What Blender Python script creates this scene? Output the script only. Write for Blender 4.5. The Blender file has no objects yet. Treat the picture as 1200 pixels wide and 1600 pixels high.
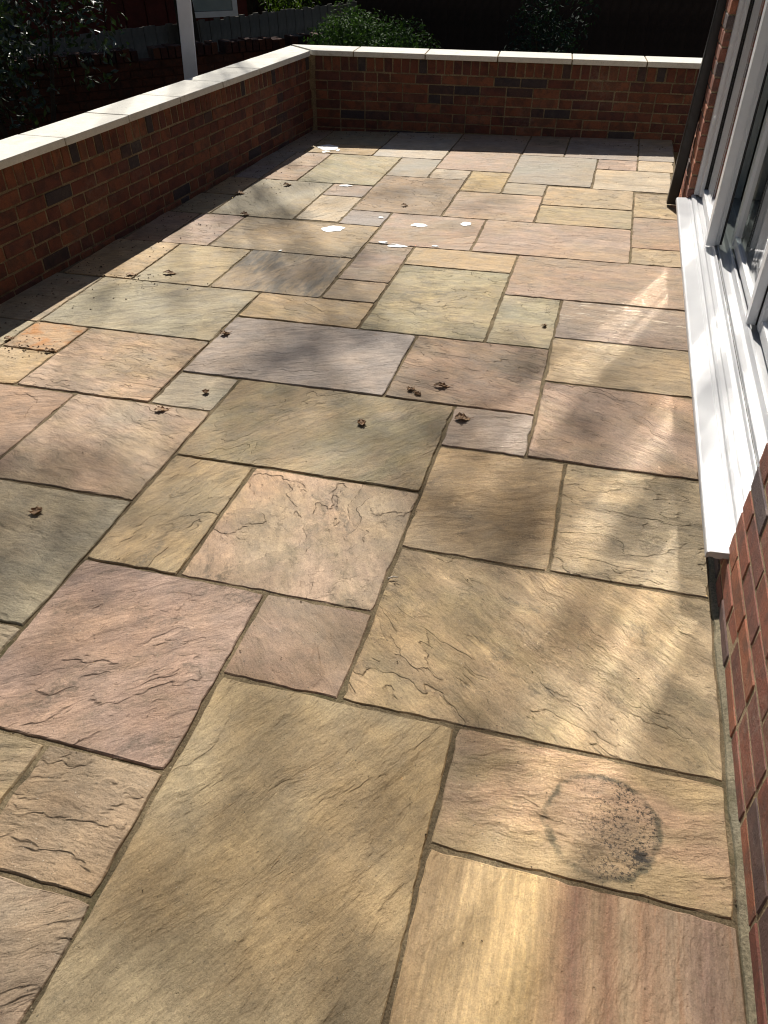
import bpy, bmesh, math, random
import numpy as np
from mathutils import Vector, Matrix

random.seed(7)
rng = np.random.default_rng(11)
scene = bpy.context.scene
C = scene.collection
R = math.radians

# ------------------------------------------------------------------ camera
cam_d = bpy.data.cameras.new('camera')
cam = bpy.data.objects.new('camera', cam_d)
C.objects.link(cam)
right = Vector((0.96448411, 0.26385848, -0.0122113))
up = Vector((-0.15333983, 0.59694914, 0.78748881))
fwd = Vector((-0.21507512, 0.75764796, -0.61620797))
m = Matrix((right, up, -fwd)).transposed().to_4x4()
m.translation = (0, 0, 1.57)
cam.matrix_world = m
cam_d.sensor_fit = 'HORIZONTAL'
cam_d.sensor_width = 36
cam_d.lens = 36 * 1199.37 / 1200
cam_d.clip_end = 600
cam_d.clip_start = 0.05
scene.camera = cam

# ------------------------------------------------------------------ sky, sun, exposure
SUN_TO = Vector((-0.200, 0.585, 0.640)).normalized()
elev = math.asin(SUN_TO.z)
azim = math.atan2(SUN_TO.x, SUN_TO.y)
world = bpy.data.worlds.new('World')
scene.world = world
world.use_nodes = True
wn = world.node_tree
bg = wn.nodes['Background']
sky = wn.nodes.new('ShaderNodeTexSky')
sky.sky_type = 'NISHITA'
sky.sun_disc = False
sky.sun_elevation = elev
sky.sun_rotation = azim
wn.links.new(sky.outputs['Color'], bg.inputs['Color'])
bg.inputs['Strength'].default_value = 0.05
world.cycles.sampling_method = 'NONE'
sun_d = bpy.data.lights.new('sun', 'SUN')
sun_d.energy = 5.0
sun_d.angle = R(0.53)
sun_d.color = (1.0, 0.94, 0.845)
sun = bpy.data.objects.new('sun', sun_d)
C.objects.link(sun)
sun.rotation_euler = (-SUN_TO).to_track_quat('-Z', 'Y').to_euler()
sun.location = (-4, 12, 14)
scene.view_settings.view_transform = 'Standard'
scene.view_settings.look = 'None'
scene.view_settings.gamma = 1
scene.view_settings.exposure = 0.54
scene.render.engine = 'CYCLES'
cy = scene.cycles
cy.use_denoising = True
cy.max_bounces = 8
cy.diffuse_bounces = 4
cy.glossy_bounces = 4
cy.transparent_max_bounces = 16
cy.caustics_reflective = True
cy.caustics_refractive = False
cy.blur_glossy = 0.0
cy.sample_clamp_indirect = 0
cy.use_guiding = True
cy.use_surface_guiding = True
cy.guiding_training_samples = 128
scene.render.filter_size = 1.1
cy.filter_width = 1.1
SLABS = [  # x0, x1, y0, y1 (metres), stone tone, bedding angle, riven amount, special mark
    (-0.776, -0.159, 0.235, 1.153, 'olive', 68, 0.35, 0),
    (-0.147, 0.464, 0.847, 1.153, 'buffpink', 5, 0.35, 1),
    (-0.147, 0.465, 0.235, 0.835, 'buff', 88, 0.25, 2),
    (-0.448, 0.467, 1.165, 1.766, 'buff', -38, 0.9, 0),
    (-0.776, -0.460, 1.165, 1.469, 'brownpink', -50, 0.5, 0),
    (-1.384, -0.788, 0.866, 1.469, 'purple', 40, 0.8, 0),
    (-1.091, -0.788, 0.560, 0.854, 'brownbuff', -5, 0.7, 0),
    (-1.394, -1.103, 0.560, 0.854, 'olive', 20, 0.3, 0),
    (-1.394, -0.788, -0.040, 0.548, 'greybrown', 30, 0.7, 0),
    (-1.999, -1.396, 1.180, 1.772, 'greygreen', -10, 0.5, 0),
    (-1.997, -1.396, 0.871, 1.168, 'greygreen', 0, 0.4, 0),
    (-1.384, -1.074, 1.481, 2.066, 'olive', 60, 0.7, 0),
    (-1.062, -0.460, 1.481, 2.066, 'buffpink', -60, 0.8, 0),
    (-1.384, -0.460, 2.078, 2.667, 'darkolive', 55, 0.6, 0),
    (-0.448, 0.003, 1.778, 2.366, 'buff', 20, 0.35, 0),
    (0.015, 0.467, 1.778, 2.366, 'buffolive', -4, 0.8, 0),
    (-0.448, -0.139, 2.378, 2.667, 'greypink', 15, 0.4, 0),
    (-0.127, 0.469, 2.378, 2.959, 'brownpink', -30, 0.9, 0),
    (-0.127, 0.476, 2.971, 3.396, 'buffolive', -3, 0.6, 0),
    (-0.127, 0.476, 3.408, 3.846, 'brownpurple', -2, 0.3, 4),
    (-0.747, -0.139, 2.679, 3.264, 'brownpink', -12, 1, 0),
    (-1.666, -0.759, 2.679, 3.264, 'bluegrey', 22, 0.4, 0),
    (-1.666, -1.051, 3.276, 3.576, 'buff', -15, 0.8, 0),
    (-1.039, -0.439, 3.276, 4.146, 'olivebuff', 10, 0.7, 0),
    (-0.427, -0.139, 3.276, 3.846, 'greybuff', -8, 0.9, 0),
    (-0.427, 0.475, 3.858, 4.439, 'brownpink', -2, 0.4, 0),
    (-1.039, -0.439, 4.157, 4.439, 'buff', -3, 0.3, 0),
    (-1.337, -1.051, 3.864, 4.439, 'brownpink', 10, 0.6, 0),
    (-1.337, -1.051, 3.588, 3.852, 'brownbuff', -10, 0.4, 0),
    (-1.966, -1.349, 3.588, 4.167, 'greybrown', 70, 0.4, 3),
    (-2.433, -1.978, 3.588, 4.167, 'olivebuff', 20, 0.5, 0),
    (-2.860, -2.445, 3.588, 4.167, 'buff', 0, 0.5, 0),
    (-2.599, -1.678, 2.983, 3.576, 'greygreen', 35, 0.4, 0),
    (-2.950, -2.611, 2.983, 3.576, 'greygreen', 10, 0.4, 0),
    (-2.302, -1.678, 2.396, 2.971, 'buffpink', -6, 0.9, 0),
    (-2.950, -2.614, 2.397, 2.971, 'greygreen', 0, 0.4, 0),
    (-2.602, -2.314, 2.704, 2.971, 'orange', 20, 0.8, 5),
    (-2.602, -2.314, 2.396, 2.692, 'buff', 10, 0.3, 0),
    (-1.666, -1.396, 2.396, 2.667, 'greygreen', 10, 0.3, 0),
    (-2.000, -1.396, 1.784, 2.384, 'palepink', -25, 0.7, 0),
    (-2.599, -2.012, 1.786, 2.384, 'brownpink', 10, 0.6, 0),
    (-2.950, -2.611, 1.786, 2.385, 'brownpink', 0, 0.5, 0),
    (-2.255, -1.349, 4.179, 4.744, 'buffolive', -5, 0.7, 0),
    (-2.579, -2.267, 4.179, 4.754, 'pink', 0, 0.6, 0),
    (-2.830, -2.591, 4.179, 4.744, 'brownpink', 0, 0.5, 0),
    (-2.519, -1.945, 4.766, 5.617, 'greygreen', -50, 0.6, 0),
    (-2.800, -2.531, 4.756, 5.189, 'greygreen', 0, 0.4, 0),
    (-2.770, -2.531, 5.201, 5.622, 'olive', 0, 0.4, 0),
    (-1.933, -1.637, 5.339, 5.617, 'greypink', 0, 0.5, 0),
    (-1.933, -1.637, 4.785, 5.327, 'palebuff', 70, 0.6, 0),
    (-1.625, -1.349, 4.756, 5.039, 'bluegrey', 0, 0.4, 0),
    (-1.625, -1.018, 5.051, 5.912, 'brownbuff', -10, 0.8, 0),
    (-1.337, -0.719, 4.451, 5.039, 'pink', 15, 0.7, 0),
    (-2.227, -1.637, 5.629, 6.454, 'olivebuff', -35, 0.5, 0),
    (-2.531, -2.239, 6.047, 6.454, 'palepink', 0, 0.3, 0),
    (-2.531, -2.239, 5.629, 6.035, 'brownpink', 0, 0.3, 0),
    (-2.740, -2.543, 5.633, 6.457, 'bluegrey', 0, 0.3, 0),
    (-2.477, -1.896, 6.466, 6.779, 'buff', 0, 0.4, 0),
    (-2.720, -2.489, 6.468, 7.300, 'greypink', 0, 0.3, 0),
    (-2.477, -1.896, 6.791, 7.350, 'greygreen', 0, 0.3, 0),
    (-1.884, -1.309, 6.466, 7.405, 'palegrey', 10, 0.3, 0),
    (-1.625, -1.309, 5.924, 6.454, 'greengrey', 0, 0.2, 0),
    (-1.297, -0.718, 6.193, 6.788, 'pink', 0, 0.4, 0),
    (-1.297, -0.711, 6.800, 7.450, 'greypink', 0, 0.3, 0),
    (-0.699, -0.376, 6.748, 7.490, 'greypink', 0, 0.3, 0),
    (-1.297, -1.018, 5.924, 6.181, 'palebuff', 20, 0.6, 0),
    (-1.006, -0.718, 5.642, 6.181, 'yellow', 0, 0.7, 0),
    (-0.706, -0.109, 5.928, 6.736, 'greengrey', 5, 0.25, 0),
    (-0.364, 0.198, 6.748, 7.520, 'bluegrey', 0, 0.3, 0),
    (-0.706, -0.419, 5.642, 5.917, 'greengrey', 0, 0.3, 0),
    (-1.006, -0.419, 5.051, 5.630, 'buffpink', 5, 0.5, 0),
    (-0.097, 0.198, 6.447, 6.736, 'pink', -5, 0.8, 0),
    (0.210, 0.465, 6.447, 6.753, 'palebuff', 0, 0.3, 0),
    (0.209, 0.478, 6.765, 7.540, 'bluegrey', 0, 0.3, 0),
    (-0.097, 0.443, 5.899, 6.435, 'palebuff', -5, 0.6, 0),
    (-0.407, 0.185, 5.444, 5.887, 'buff', -10, 0.9, 0),
    (-0.407, 0.185, 5.051, 5.432, 'buffolive', 0, 0.5, 0),
    (0.197, 0.490, 5.312, 5.848, 'buff', -5, 0.9, 0),
    (0.197, 0.488, 4.724, 5.300, 'brownpink', 10, 0.4, 0),
    (0.197, 0.480, 4.451, 4.712, 'buff', 0, 0.6, 0),
    (-0.707, 0.185, 4.451, 5.039, 'pink', -6, 0.6, 0),
    (-0.776, -0.164, -0.300, 0.223, 'buff', 0, 0.5, 0),
    (-0.151, 0.465, -0.300, 0.223, 'pink', 0, 0.5, 0),
    (-1.997, -1.406, 0.251, 0.859, 'greygreen', 0, 0.5, 0),
    (-2.000, -1.406, -0.050, 0.239, 'buff', 0, 0.5, 0),
    (-2.599, -2.011, 1.183, 1.774, 'olive', 0, 0.5, 0),
    (-2.950, -2.611, 1.183, 1.774, 'buff', 0, 0.5, 0),
    (-2.950, -2.009, 0.550, 1.171, 'brownpink', 0, 0.5, 0),
]
# where the tall tree's clumps stand between the terrace and the sun: ground x, y, clumps, spread, distance
DAPPLE = [
    (-1.55, 3.85, 3, .22, 20), (-1.15, 2.90, 4, .28, 20), (-.75, 2.40, 4, .28, 20), (-1.80, 1.42, 9, .28, 20), (-2.0, 3.30, 2, .2, 20),
    (-1.30, 5.35, 3, .22, 20), (-1.9, 4.75, 2, .2, 20), (-2.25, 5.2, 4, .22, 20), (-1.15, .3, 5, .3, 20), (-.95, 1.5, 2, .2, 20), (-.70, 1.05, 1, .2, 20), (-1.3, .8, 2, .25, 20),
    (-.5, .1, 3, (.95, 3.2, 9, .40), 20),
    (-2.2, 6.1, 2, .2, 20), (-4.6, 6.6, 10, .7, 20), (-4.4, 8.8, 12, .7, 20),
]
# ------------------------------------------------------------------ node helpers
class NT:
    def __init__(self, name):
        self.m = bpy.data.materials.new(name)
        self.m.use_nodes = True
        self.t = self.m.node_tree
        self.b = self.t.nodes['Principled BSDF']
    def n(self, typ, **kw):
        nd = self.t.nodes.new('ShaderNode' + typ)
        for k, v in kw.items():
            setattr(nd, k, v)
        return nd
    def set(self, sock, v):
        if isinstance(v, bpy.types.NodeSocket):
            self.t.links.new(v, sock)
        elif isinstance(v, (tuple, list)) and len(v) == 3 and sock.type == 'RGBA':
            sock.default_value = (*v, 1)
        else:
            sock.default_value = v
    def math(self, op, a, b=None, c=None, clamp=False):
        nd = self.n('Math', operation=op, use_clamp=clamp)
        self.set(nd.inputs[0], a)
        if b is not None: self.set(nd.inputs[1], b)
        if c is not None: self.set(nd.inputs[2], c)
        return nd.outputs[0]
    def vmath(self, op, a, b=None):
        nd = self.n('VectorMath', operation=op)
        self.set(nd.inputs[0], a)
        if b is not None: self.set(nd.inputs[1], b)
        return nd.outputs[0]
    def scale(self, vec, s):
        nd = self.n('VectorMath', operation='MULTIPLY')
        self.set(nd.inputs[0], vec)
        nd.inputs[1].default_value = s
        return nd.outputs[0]
    def noise(self, vec, scale, detail=3, rough=.55, dist=0, col=False):
        nd = self.n('TexNoise')
        if vec is not None: self.set(nd.inputs['Vector'], vec)
        nd.inputs['Scale'].default_value = scale
        nd.inputs['Detail'].default_value = detail
        nd.inputs['Roughness'].default_value = rough
        nd.inputs['Distortion'].default_value = dist
        return nd.outputs['Color' if col else 'Fac']
    def ramp(self, v, a, b, lo=0., hi=1., smooth=True):
        nd = self.n('MapRange')
        nd.interpolation_type = 'SMOOTHSTEP' if smooth else 'LINEAR'
        self.set(nd.inputs[0], v)
        self.set(nd.inputs[1], a); self.set(nd.inputs[2], b)
        self.set(nd.inputs[3], lo); self.set(nd.inputs[4], hi)
        return nd.outputs[0]
    def mix(self, f, a, b, mode='MIX'):
        nd = self.n('Mix', data_type='RGBA', blend_type=mode)
        self.set(nd.inputs[0], f); self.set(nd.inputs[6], a); self.set(nd.inputs[7], b)
        return nd.outputs[2]
    def cramp(self, v, stops, interp='LINEAR'):
        nd = self.n('ValToRGB')
        nd.color_ramp.interpolation = interp
        e = nd.color_ramp.elements
        while len(e) < len(stops): e.new(0.5)
        for el, (p, c) in zip(e, stops):
            el.position = p; el.color = (*c, 1)
        self.set(nd.inputs[0], v)
        return nd.outputs[0]
    def attr(self, name, out='Fac'):
        nd = self.n('Attribute', attribute_type='OBJECT', attribute_name=name)
        return nd.outputs[out]
    def obj(self):
        return self.n('TexCoord').outputs['Object']
    def rnd(self):
        return self.n('ObjectInfo').outputs['Random']
    def bump(self, h, dist, strength=1, nrm=None):
        nd = self.n('Bump')
        nd.inputs['Distance'].default_value = dist
        nd.inputs['Strength'].default_value = strength
        self.set(nd.inputs['Height'], h)
        if nrm is not None: self.set(nd.inputs['Normal'], nrm)
        return nd.outputs[0]
    def out(self, col=None, rough=None, nrm=None, spec=None):
        if col is not None: self.set(self.b.inputs['Base Color'], col)
        if rough is not None: self.set(self.b.inputs['Roughness'], rough)
        if nrm is not None: self.set(self.b.inputs['Normal'], nrm)
        if spec is not None: self.set(self.b.inputs['Specular IOR Level'], spec)
        return self.m

def sub(t, vec, k):
    return t.vmath('ADD', vec, k)

# ------------------------------------------------------------------ materials
def stone_material(mark):
    t = NT('sandstone_%d' % mark)
    seed = t.attr('seed', 'Vector')
    tone1 = t.attr('tone_a', 'Color'); tone2 = t.attr('tone_b', 'Color')
    ang = t.attr('bedding'); riven = t.attr('riven')
    oc = t.obj()
    rot = t.n('VectorRotate', rotation_type='Z_AXIS')
    t.set(rot.inputs['Vector'], oc)
    t.set(rot.inputs['Angle'], t.math('MULTIPLY', ang, -1))
    v = t.vmath('ADD', rot.outputs[0], seed)
    sz = t.attr('flake'); grime = t.attr('grime')
    stretch = t.n('CombineXYZ'); t.set(stretch.inputs[0], sz); t.set(stretch.inputs[1], t.math('MULTIPLY', sz, t.attr('stretch'))); t.set(stretch.inputs[2], sz)
    # relief: terraces of split bedding planes
    warp = t.noise(v, 5, 3, .55, col=True)
    wv = t.vmath('ADD', v, t.scale(t.vmath('SUBTRACT', warp, (.5, .5, .5)), (.09, .09, 0)))
    h0 = t.noise(t.vmath('MULTIPLY', wv, stretch.outputs[0]), 1.5, 5, .52, .25)
    lv = t.math('MULTIPLY', t.math('SUBTRACT', h0, .2), t.math('MULTIPLY_ADD', riven, 9, 4))
    fl = t.math('FLOOR', lv); fr = t.math('SUBTRACT', lv, fl)
    step = t.ramp(fr, .89, 1.0)
    brk = t.ramp(t.noise(v, 2.6, 4, .62), .44, .58)              # ledges come and go
    brk = t.math('MULTIPLY', brk, t.math('MINIMUM', t.math('MULTIPLY_ADD', riven, 1.35, -.10, clamp=True), 1))
    # second, finer family of flakes
    h1 = t.noise(t.vmath('MULTIPLY', sub(t, wv, (3.3, 7.1, 0)), stretch.outputs[0]), 3.4, 6, .60, .4)
    lv1 = t.math('MULTIPLY', h1, 10)
    fr1 = t.math('FRACT', lv1); fl1 = t.math('FLOOR', lv1)
    st1 = t.ramp(fr1, .78, 1.0)
    brk1 = t.math('MULTIPLY', t.ramp(t.noise(sub(t, v, (5, 1, 0)), 4.0, 5, .68), .50, .60), t.math('MULTIPLY_ADD', riven, 1.0, -.15, clamp=True))
    fine = t.noise(t.scale(v, (1., 1.9, 1)), 48, 5, .68)
    swell = t.noise(t.scale(wv, (1., 2.6, 1)), 7, 4, .55)
    grit = t.noise(v, 380, 2, .65)
    pit = t.ramp(t.noise(v, 95, 2, .5), .68, .76)
    b1 = t.bump(h0, .05, .45)
    b1 = t.bump(t.math('MULTIPLY', step, brk), .0055, .95, b1)
    b1 = t.bump(t.math('MULTIPLY', st1, brk1), .0026, .9, b1)
    b1 = t.bump(swell, .020, .75, b1)
    b1 = t.bump(fine, .0046, .8, b1)
    b1 = t.bump(t.math('SUBTRACT', grit, pit), .0014, .8, b1)
    # colour
    patch = t.ramp(t.noise(t.scale(wv, (1., 1.7, 1)), 2.4, 5, .6, .4), .38, .62)
    col = t.mix(patch, tone1, tone2)
    layer = t.ramp(t.math('FRACT', t.math('MULTIPLY', fl, .37)), 0, 1, .74, 1.18, False)
    col = t.mix(t.math('MULTIPLY', riven, .8), col, t.vmath('MULTIPLY', col, layer))
    lay1 = t.ramp(t.math('FRACT', t.math('MULTIPLY', fl1, .43)), 0, 1, .82, 1.14, False)
    col = t.mix(t.math('MULTIPLY', brk1, .9), col, t.vmath('MULTIPLY', col, lay1))
    hue = t.noise(sub(t, wv, (11, 3, 1)), 1.6, 4, .6)
    col = t.vmath('MULTIPLY', col, t.mix(t.ramp(hue, .36, .64), (1.05, .985, .90), (.97, 1.0, 1.05)))
    grain = t.noise(t.scale(sub(t, v, (9, 2, 4)), (1., 5., 1)), 9, 5, .62, .4)
    col = t.vmath('MULTIPLY', col, t.ramp(grain, .28, .72, .84, 1.15, False))
    blot = t.noise(sub(t, v, (1, 8, 2)), 12, 6, .72)
    col = t.vmath('MULTIPLY', col, t.ramp(blot, .28, .72, .70, 1.26, False))
    sp = t.noise(v, 240, 3, .75)
    col = t.vmath('MULTIPLY', col, t.ramp(sp, .3, .7, .74, 1.24, False))
    dots = t.ramp(t.noise(sub(t, v, (2, 2, 2)), 130, 1, .5), .72, .76)
    col = t.mix(t.math('MULTIPLY', dots, .6), col, (.05, .045, .035))
    light = t.ramp(t.noise(sub(t, v, (6, 2, 2)), 170, 1, .5), .75, .79)
    col = t.mix(t.math('MULTIPLY', light, .5), col, (.6, .55, .45))
    # algae and grime: irregular soft patches, then darker lines along the ledges
    alg = t.ramp(t.noise(t.scale(sub(t, v, (4, 4, 1)), (1., 1.5, 1)), 3.0, 7, .70), .50, .70)
    alg = t.math('MULTIPLY', alg, t.ramp(t.noise(v, 36, 5, .75), .34, .62))
    col = t.mix(t.math('MULTIPLY', alg, t.math('MULTIPLY_ADD', grime, .55, .12)), col, (.11, .09, .05))
    soot = t.ramp(t.noise(t.scale(sub(t, wv, (8, 14, 1)), (1., 2.2, 1)), 5.0, 7, .72, .5), t.math('MULTIPLY_ADD', grime, -.14, .66), t.math('MULTIPLY_ADD', grime, -.10, .76))
    soot = t.math('MULTIPLY', soot, t.ramp(t.noise(v, 70, 5, .8), .36, .60))
    col = t.mix(t.math('MULTIPLY', soot, .62), col, (.075, .062, .042))
    led = t.math('MULTIPLY', t.math('MULTIPLY', t.ramp(fr, .86, .97), t.ramp(fr, 1.0, .98)), brk)
    led1 = t.math('MULTIPLY', t.math('MULTIPLY', t.ramp(fr1, .84, .93), t.ramp(fr1, 1.0, .97)), brk1)
    ledge_line = t.math('MULTIPLY', t.math('MAXIMUM', led, led1), t.ramp(t.noise(v, 16, 4, .65), .40, .62))
    col = t.mix(t.math('MULTIPLY', ledge_line, .24), col, (.06, .048, .03))
    if mark == 1:      # ring left by a plant pot, with black specks of mould
        d = t.vmath('SUBTRACT', oc, (0.043, -0.016, 0))
        ln = t.n('VectorMath', operation='LENGTH')
        t.set(ln.inputs[0], t.scale(d, (1, 1.0, 0)))
        r = t.math('ADD', ln.outputs['Value'], t.math('ADD', t.math('MULTIPLY', t.math('SUBTRACT', t.noise(oc, 7, 2, .6), .5), .05), t.math('MULTIPLY', t.math('SUBTRACT', t.noise(oc, 45, 4, .7), .5), .035)))
        inside = t.ramp(r, .128, .118)
        rim = t.math('MULTIPLY', t.ramp(r, .108, .121), t.ramp(r, .132, .124))
        spk = t.ramp(t.noise(oc, 120, 5, .8), .505, .57)
        gx = t.n('SeparateXYZ'); t.set(gx.inputs[0], d)
        dens = t.ramp(gx.outputs[0], -.10, .05, .2, 1.0)
        smg = t.math('MULTIPLY', t.math('MULTIPLY', inside, dens), t.ramp(t.noise(oc, 16, 6, .75), .42, .66))
        col = t.mix(t.math('MULTIPLY', smg, .32), col, (.10, .075, .055))
        spk = t.math('MULTIPLY', t.math('MULTIPLY', spk, inside), t.math('MULTIPLY', dens, t.ramp(t.noise(oc, 22, 4, .65), .36, .52)))
        col = t.mix(t.math('MULTIPLY', inside, t.ramp(t.noise(oc, 9, 4, .6), .3, .7, .08, .35)), col, (.24, .17, .115))
        col = t.mix(t.math('MULTIPLY', rim, t.ramp(t.noise(oc, 11, 5, .75), .36, .58, .1, .75)), col, (.06, .058, .033))
        col = t.mix(t.math('MULTIPLY', spk, .92), col, (.025, .02, .016))
        d2 = t.vmath('SUBTRACT', oc, (0.126, -0.068, 0))
        ln2 = t.n('VectorMath', operation='LENGTH'); t.set(ln2.inputs[0], d2)
        r2 = t.math('ADD', ln2.outputs['Value'], t.math('MULTIPLY', t.math('SUBTRACT', t.noise(oc, 90, 3, .6), .5), .05))
        col = t.mix(t.ramp(r2, .020, .010, 0, .9), col, (.02, .017, .014))
    if mark == 2:      # bands of purple, brown and yellow running across the slab
        sx = t.n('SeparateXYZ'); t.set(sx.inputs[0], t.vmath('ADD', oc, t.scale(t.vmath('SUBTRACT', t.noise(oc, 4, 3, .5, col=True), (.5, .5, .5)), (.05, 0, 0))))
        band = t.cramp(t.math('MULTIPLY_ADD', sx.outputs[0], 1.62, .5), [(0, (.44, .30, .16)), (.18, (.50, .36, .19)), (.36, (.50, .35, .16)), (.45, (.36, .22, .12)), (.50, (.29, .15, .10)), (.56, (.40, .26, .15)), (.61, (.27, .14, .085)), (.66, (.38, .265, .16)), (.72, (.31, .18, .11)), (.80, (.37, .255, .165)), (.9, (.32, .205, .155)), (1, (.36, .25, .17))])
        fs = t.noise(t.scale(oc, (1, .06, 1)), 42, 4, .6)
        band = t.vmath('MULTIPLY', band, t.ramp(fs, .25, .75, .68, 1.28, False))
        fs2 = t.noise(t.scale(oc, (1, .09, 1)), 115, 4, .7)
        band = t.vmath('MULTIPLY', band, t.ramp(fs2, .3, .7, .72, 1.24, False))
        rst = t.math('MULTIPLY', t.ramp(fs, .54, .66), t.ramp(sx.outputs[0], -.05, .08))
        band = t.mix(t.math('MULTIPLY', rst, .6), band, (.29, .145, .075))
        band = t.vmath('MULTIPLY', band, t.ramp(sp, .3, .7, .84, 1.15, False))
        band = t.mix(t.math('MULTIPLY', t.ramp(t.noise(oc, 60, 5, .75), .48, .7), .35), band, (.2, .16, .10))
        col = t.mix(.80, col, band)
    if mark == 3:      # dark wash marks
        wsh = t.ramp(t.noise(t.scale(oc, (1, .35, 1)), 6.5, 6, .62, .6), .42, .60)
        wsh2 = t.ramp(t.noise(t.scale(oc, (1, .12, 1)), 30, 4, .6), .3, .6)
        col = t.mix(t.math('MULTIPLY', t.math('MULTIPLY', wsh, wsh2), .75), col, (.085, .08, .07))
    if mark == 4:      # pale flaked streaks
        fk = t.ramp(t.noise(t.scale(oc, (1, 5.5, 1)), 8.5, 4, .55, .3), .59, .61)
        sy = t.n('SeparateXYZ'); t.set(sy.inputs[0], oc)
        fk = t.math('MULTIPLY', fk, t.ramp(sy.outputs[1], -.06, .06))
        col = t.mix(t.math('MULTIPLY', fk, .7), col, (.52, .44, .34))
    if mark == 5:      # rust bloom
        ru = t.ramp(t.noise(oc, 9, 4, .6, .4), .46, .66)
        col = t.mix(t.math('MULTIPLY', ru, .75), col, (.42, .17, .035))
    return t.out(col, t.ramp(blot, .3, .7, .62, .82), b1, .35)

def mortar_material(name, col_a, col_b, dark):
    t = NT(name)
    oc = t.obj()
    n1 = t.noise(oc, 2.2, 4, .6); n2 = t.noise(oc, 160, 4, .75); n3 = t.noise(oc, 11, 4, .65)
    col = t.mix(t.ramp(n1, .38, .62), col_a, col_b)
    col = t.mix(t.math('MULTIPLY', t.ramp(n3, .45, .7), .6), col, dark)
    col = t.vmath('MULTIPLY', col, t.ramp(n2, .28, .72, .45, 1.5, False))
    gr_ = t.ramp(t.noise(oc, 210, 2, .6), .66, .72)
    col = t.mix(t.math('MULTIPLY', gr_, .6), col, (.42, .36, .26))
    moss = t.math('MULTIPLY', t.ramp(t.noise(oc, 3.1, 5, .7), .52, .68), t.ramp(n3, .4, .6))
    col = t.mix(t.math('MULTIPLY', moss, .5), col, (.085, .082, .035))
    b = t.bump(n2, .0055, 1)
    b = t.bump(n3, .006, .6, b)
    return t.out(col, .95, b, .15)

def brick_material(name, dim=1.0, soot=0.0, grey=0.0):
    t = NT(name)
    oi = t.n('ObjectInfo'); r = oi.outputs['Random']
    oc = t.obj()
    wn_ = t.n('TexWhiteNoise', noise_dimensions='1D'); t.set(wn_.inputs['W'], t.math('MULTIPLY', r, 91.7))
    off = t.scale(wn_.outputs['Color'], (20, 20, 20))
    v = t.vmath('ADD', oc, off)
    base = t.cramp(r, [(0, (.205, .060, .036)), (.16, (.255, .082, .042)), (.32, (.175, .050, .034)), (.46, (.30, .105, .055)), (.58, (.15, .050, .040)), (.70, (.225, .070, .045)), (.78, (.085, .048, .048)), (.86, (.052, .045, .055)), (.94, (.19, .058, .036))], 'CONSTANT')
    n1 = t.noise(v, 13, 4, .6, .6); n2 = t.noise(v, 230, 3, .7); n3 = t.noise(v, 55, 4, .6)
    col = t.mix(t.ramp(n1, .40, .66), base, t.vmath('MULTIPLY', base, (.50, .62, .78)))
    col = t.mix(t.math('MULTIPLY', t.ramp(n3, .58, .72), .55), col, (.045, .032, .032))
    col = t.vmath('MULTIPLY', col, t.ramp(n2, .25, .75, .60, 1.38, False))
    wpos = t.n('NewGeometry').outputs['Position']
    bloom = t.math('MULTIPLY', t.ramp(t.noise(wpos, 2.6, 5, .7), .50, .72), t.ramp(n3, .35, .65))
    col = t.mix(t.math('MULTIPLY', bloom, .30), col, (.34, .29, .24))
    grm = t.math('MULTIPLY', t.ramp(t.noise(wpos, 3.7, 6, .72, .3), .50, .70), t.ramp(n3, .7, .3))
    col = t.mix(t.math('MULTIPLY', grm, .5), col, (.035, .027, .022))
    salt = t.ramp(t.noise(sub(t, v, (3, 1, 2)), 20, 5, .7), .66, .80)
    col = t.mix(t.math('MULTIPLY', salt, .35), col, (.45, .38, .32))
    if grey: col = t.mix(grey, col, (.135, .095, .075))
    chip = t.ramp(t.noise(v, 120, 4, .8), .60, .68)
    col = t.mix(t.math('MULTIPLY', chip, .55), col, (.05, .032, .026))
    sand = t.ramp(t.noise(sub(t, v, (7, 7, 7)), 150, 3, .8), .64, .70)
    col = t.mix(t.math('MULTIPLY', sand, .45), col, (.42, .33, .24))
    if soot: col = t.mix(soot, col, (.02, .017, .015))
    if dim != 1: col = t.vmath('MULTIPLY', col, (dim, dim, dim))
    crs = t.noise(t.scale(v, (.25, 1, 1)), 75, 4, .65)
    b = t.bump(n2, .003, 1)
    b = t.bump(crs, .0045, .7, b)
    b = t.bump(n3, .004, .5, b)
    return t.out(col, .88, b, .2)

def simple(name, col, rough=.5, var=.12, scale=30, bump=0., spec=.4, stain=None):
    t = NT(name)
    oc = t.obj()
    n1 = t.noise(oc, scale, 4, .6); n2 = t.noise(oc, scale * 9, 3, .6)
    c = t.vmath('MULTIPLY', t.n('RGB').outputs[0], t.ramp(n1, .3, .7, 1 - var, 1 + var, False))
    t.t.nodes[-2 if False else 0]
    for nd in t.t.nodes:
        if nd.bl_idname == 'ShaderNodeRGB': nd.outputs[0].default_value = (*col, 1)
    if stain:
        f = t.ramp(t.noise(oc, 5, 6, .7), .5, .75)
        c = t.mix(t.math('MULTIPLY', f, stain[1]), c, stain[0])
        d = t.ramp(t.noise(oc, 90, 2, .5), .72, .76)
        c = t.mix(t.math('MULTIPLY', d, .5), c, stain[0])
    nrm = t.bump(n2, bump, .7) if bump else None
    return t.out(c, t.ramp(n1, .3, .7, rough * .85, min(1, rough * 1.15)), nrm, spec)

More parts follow.
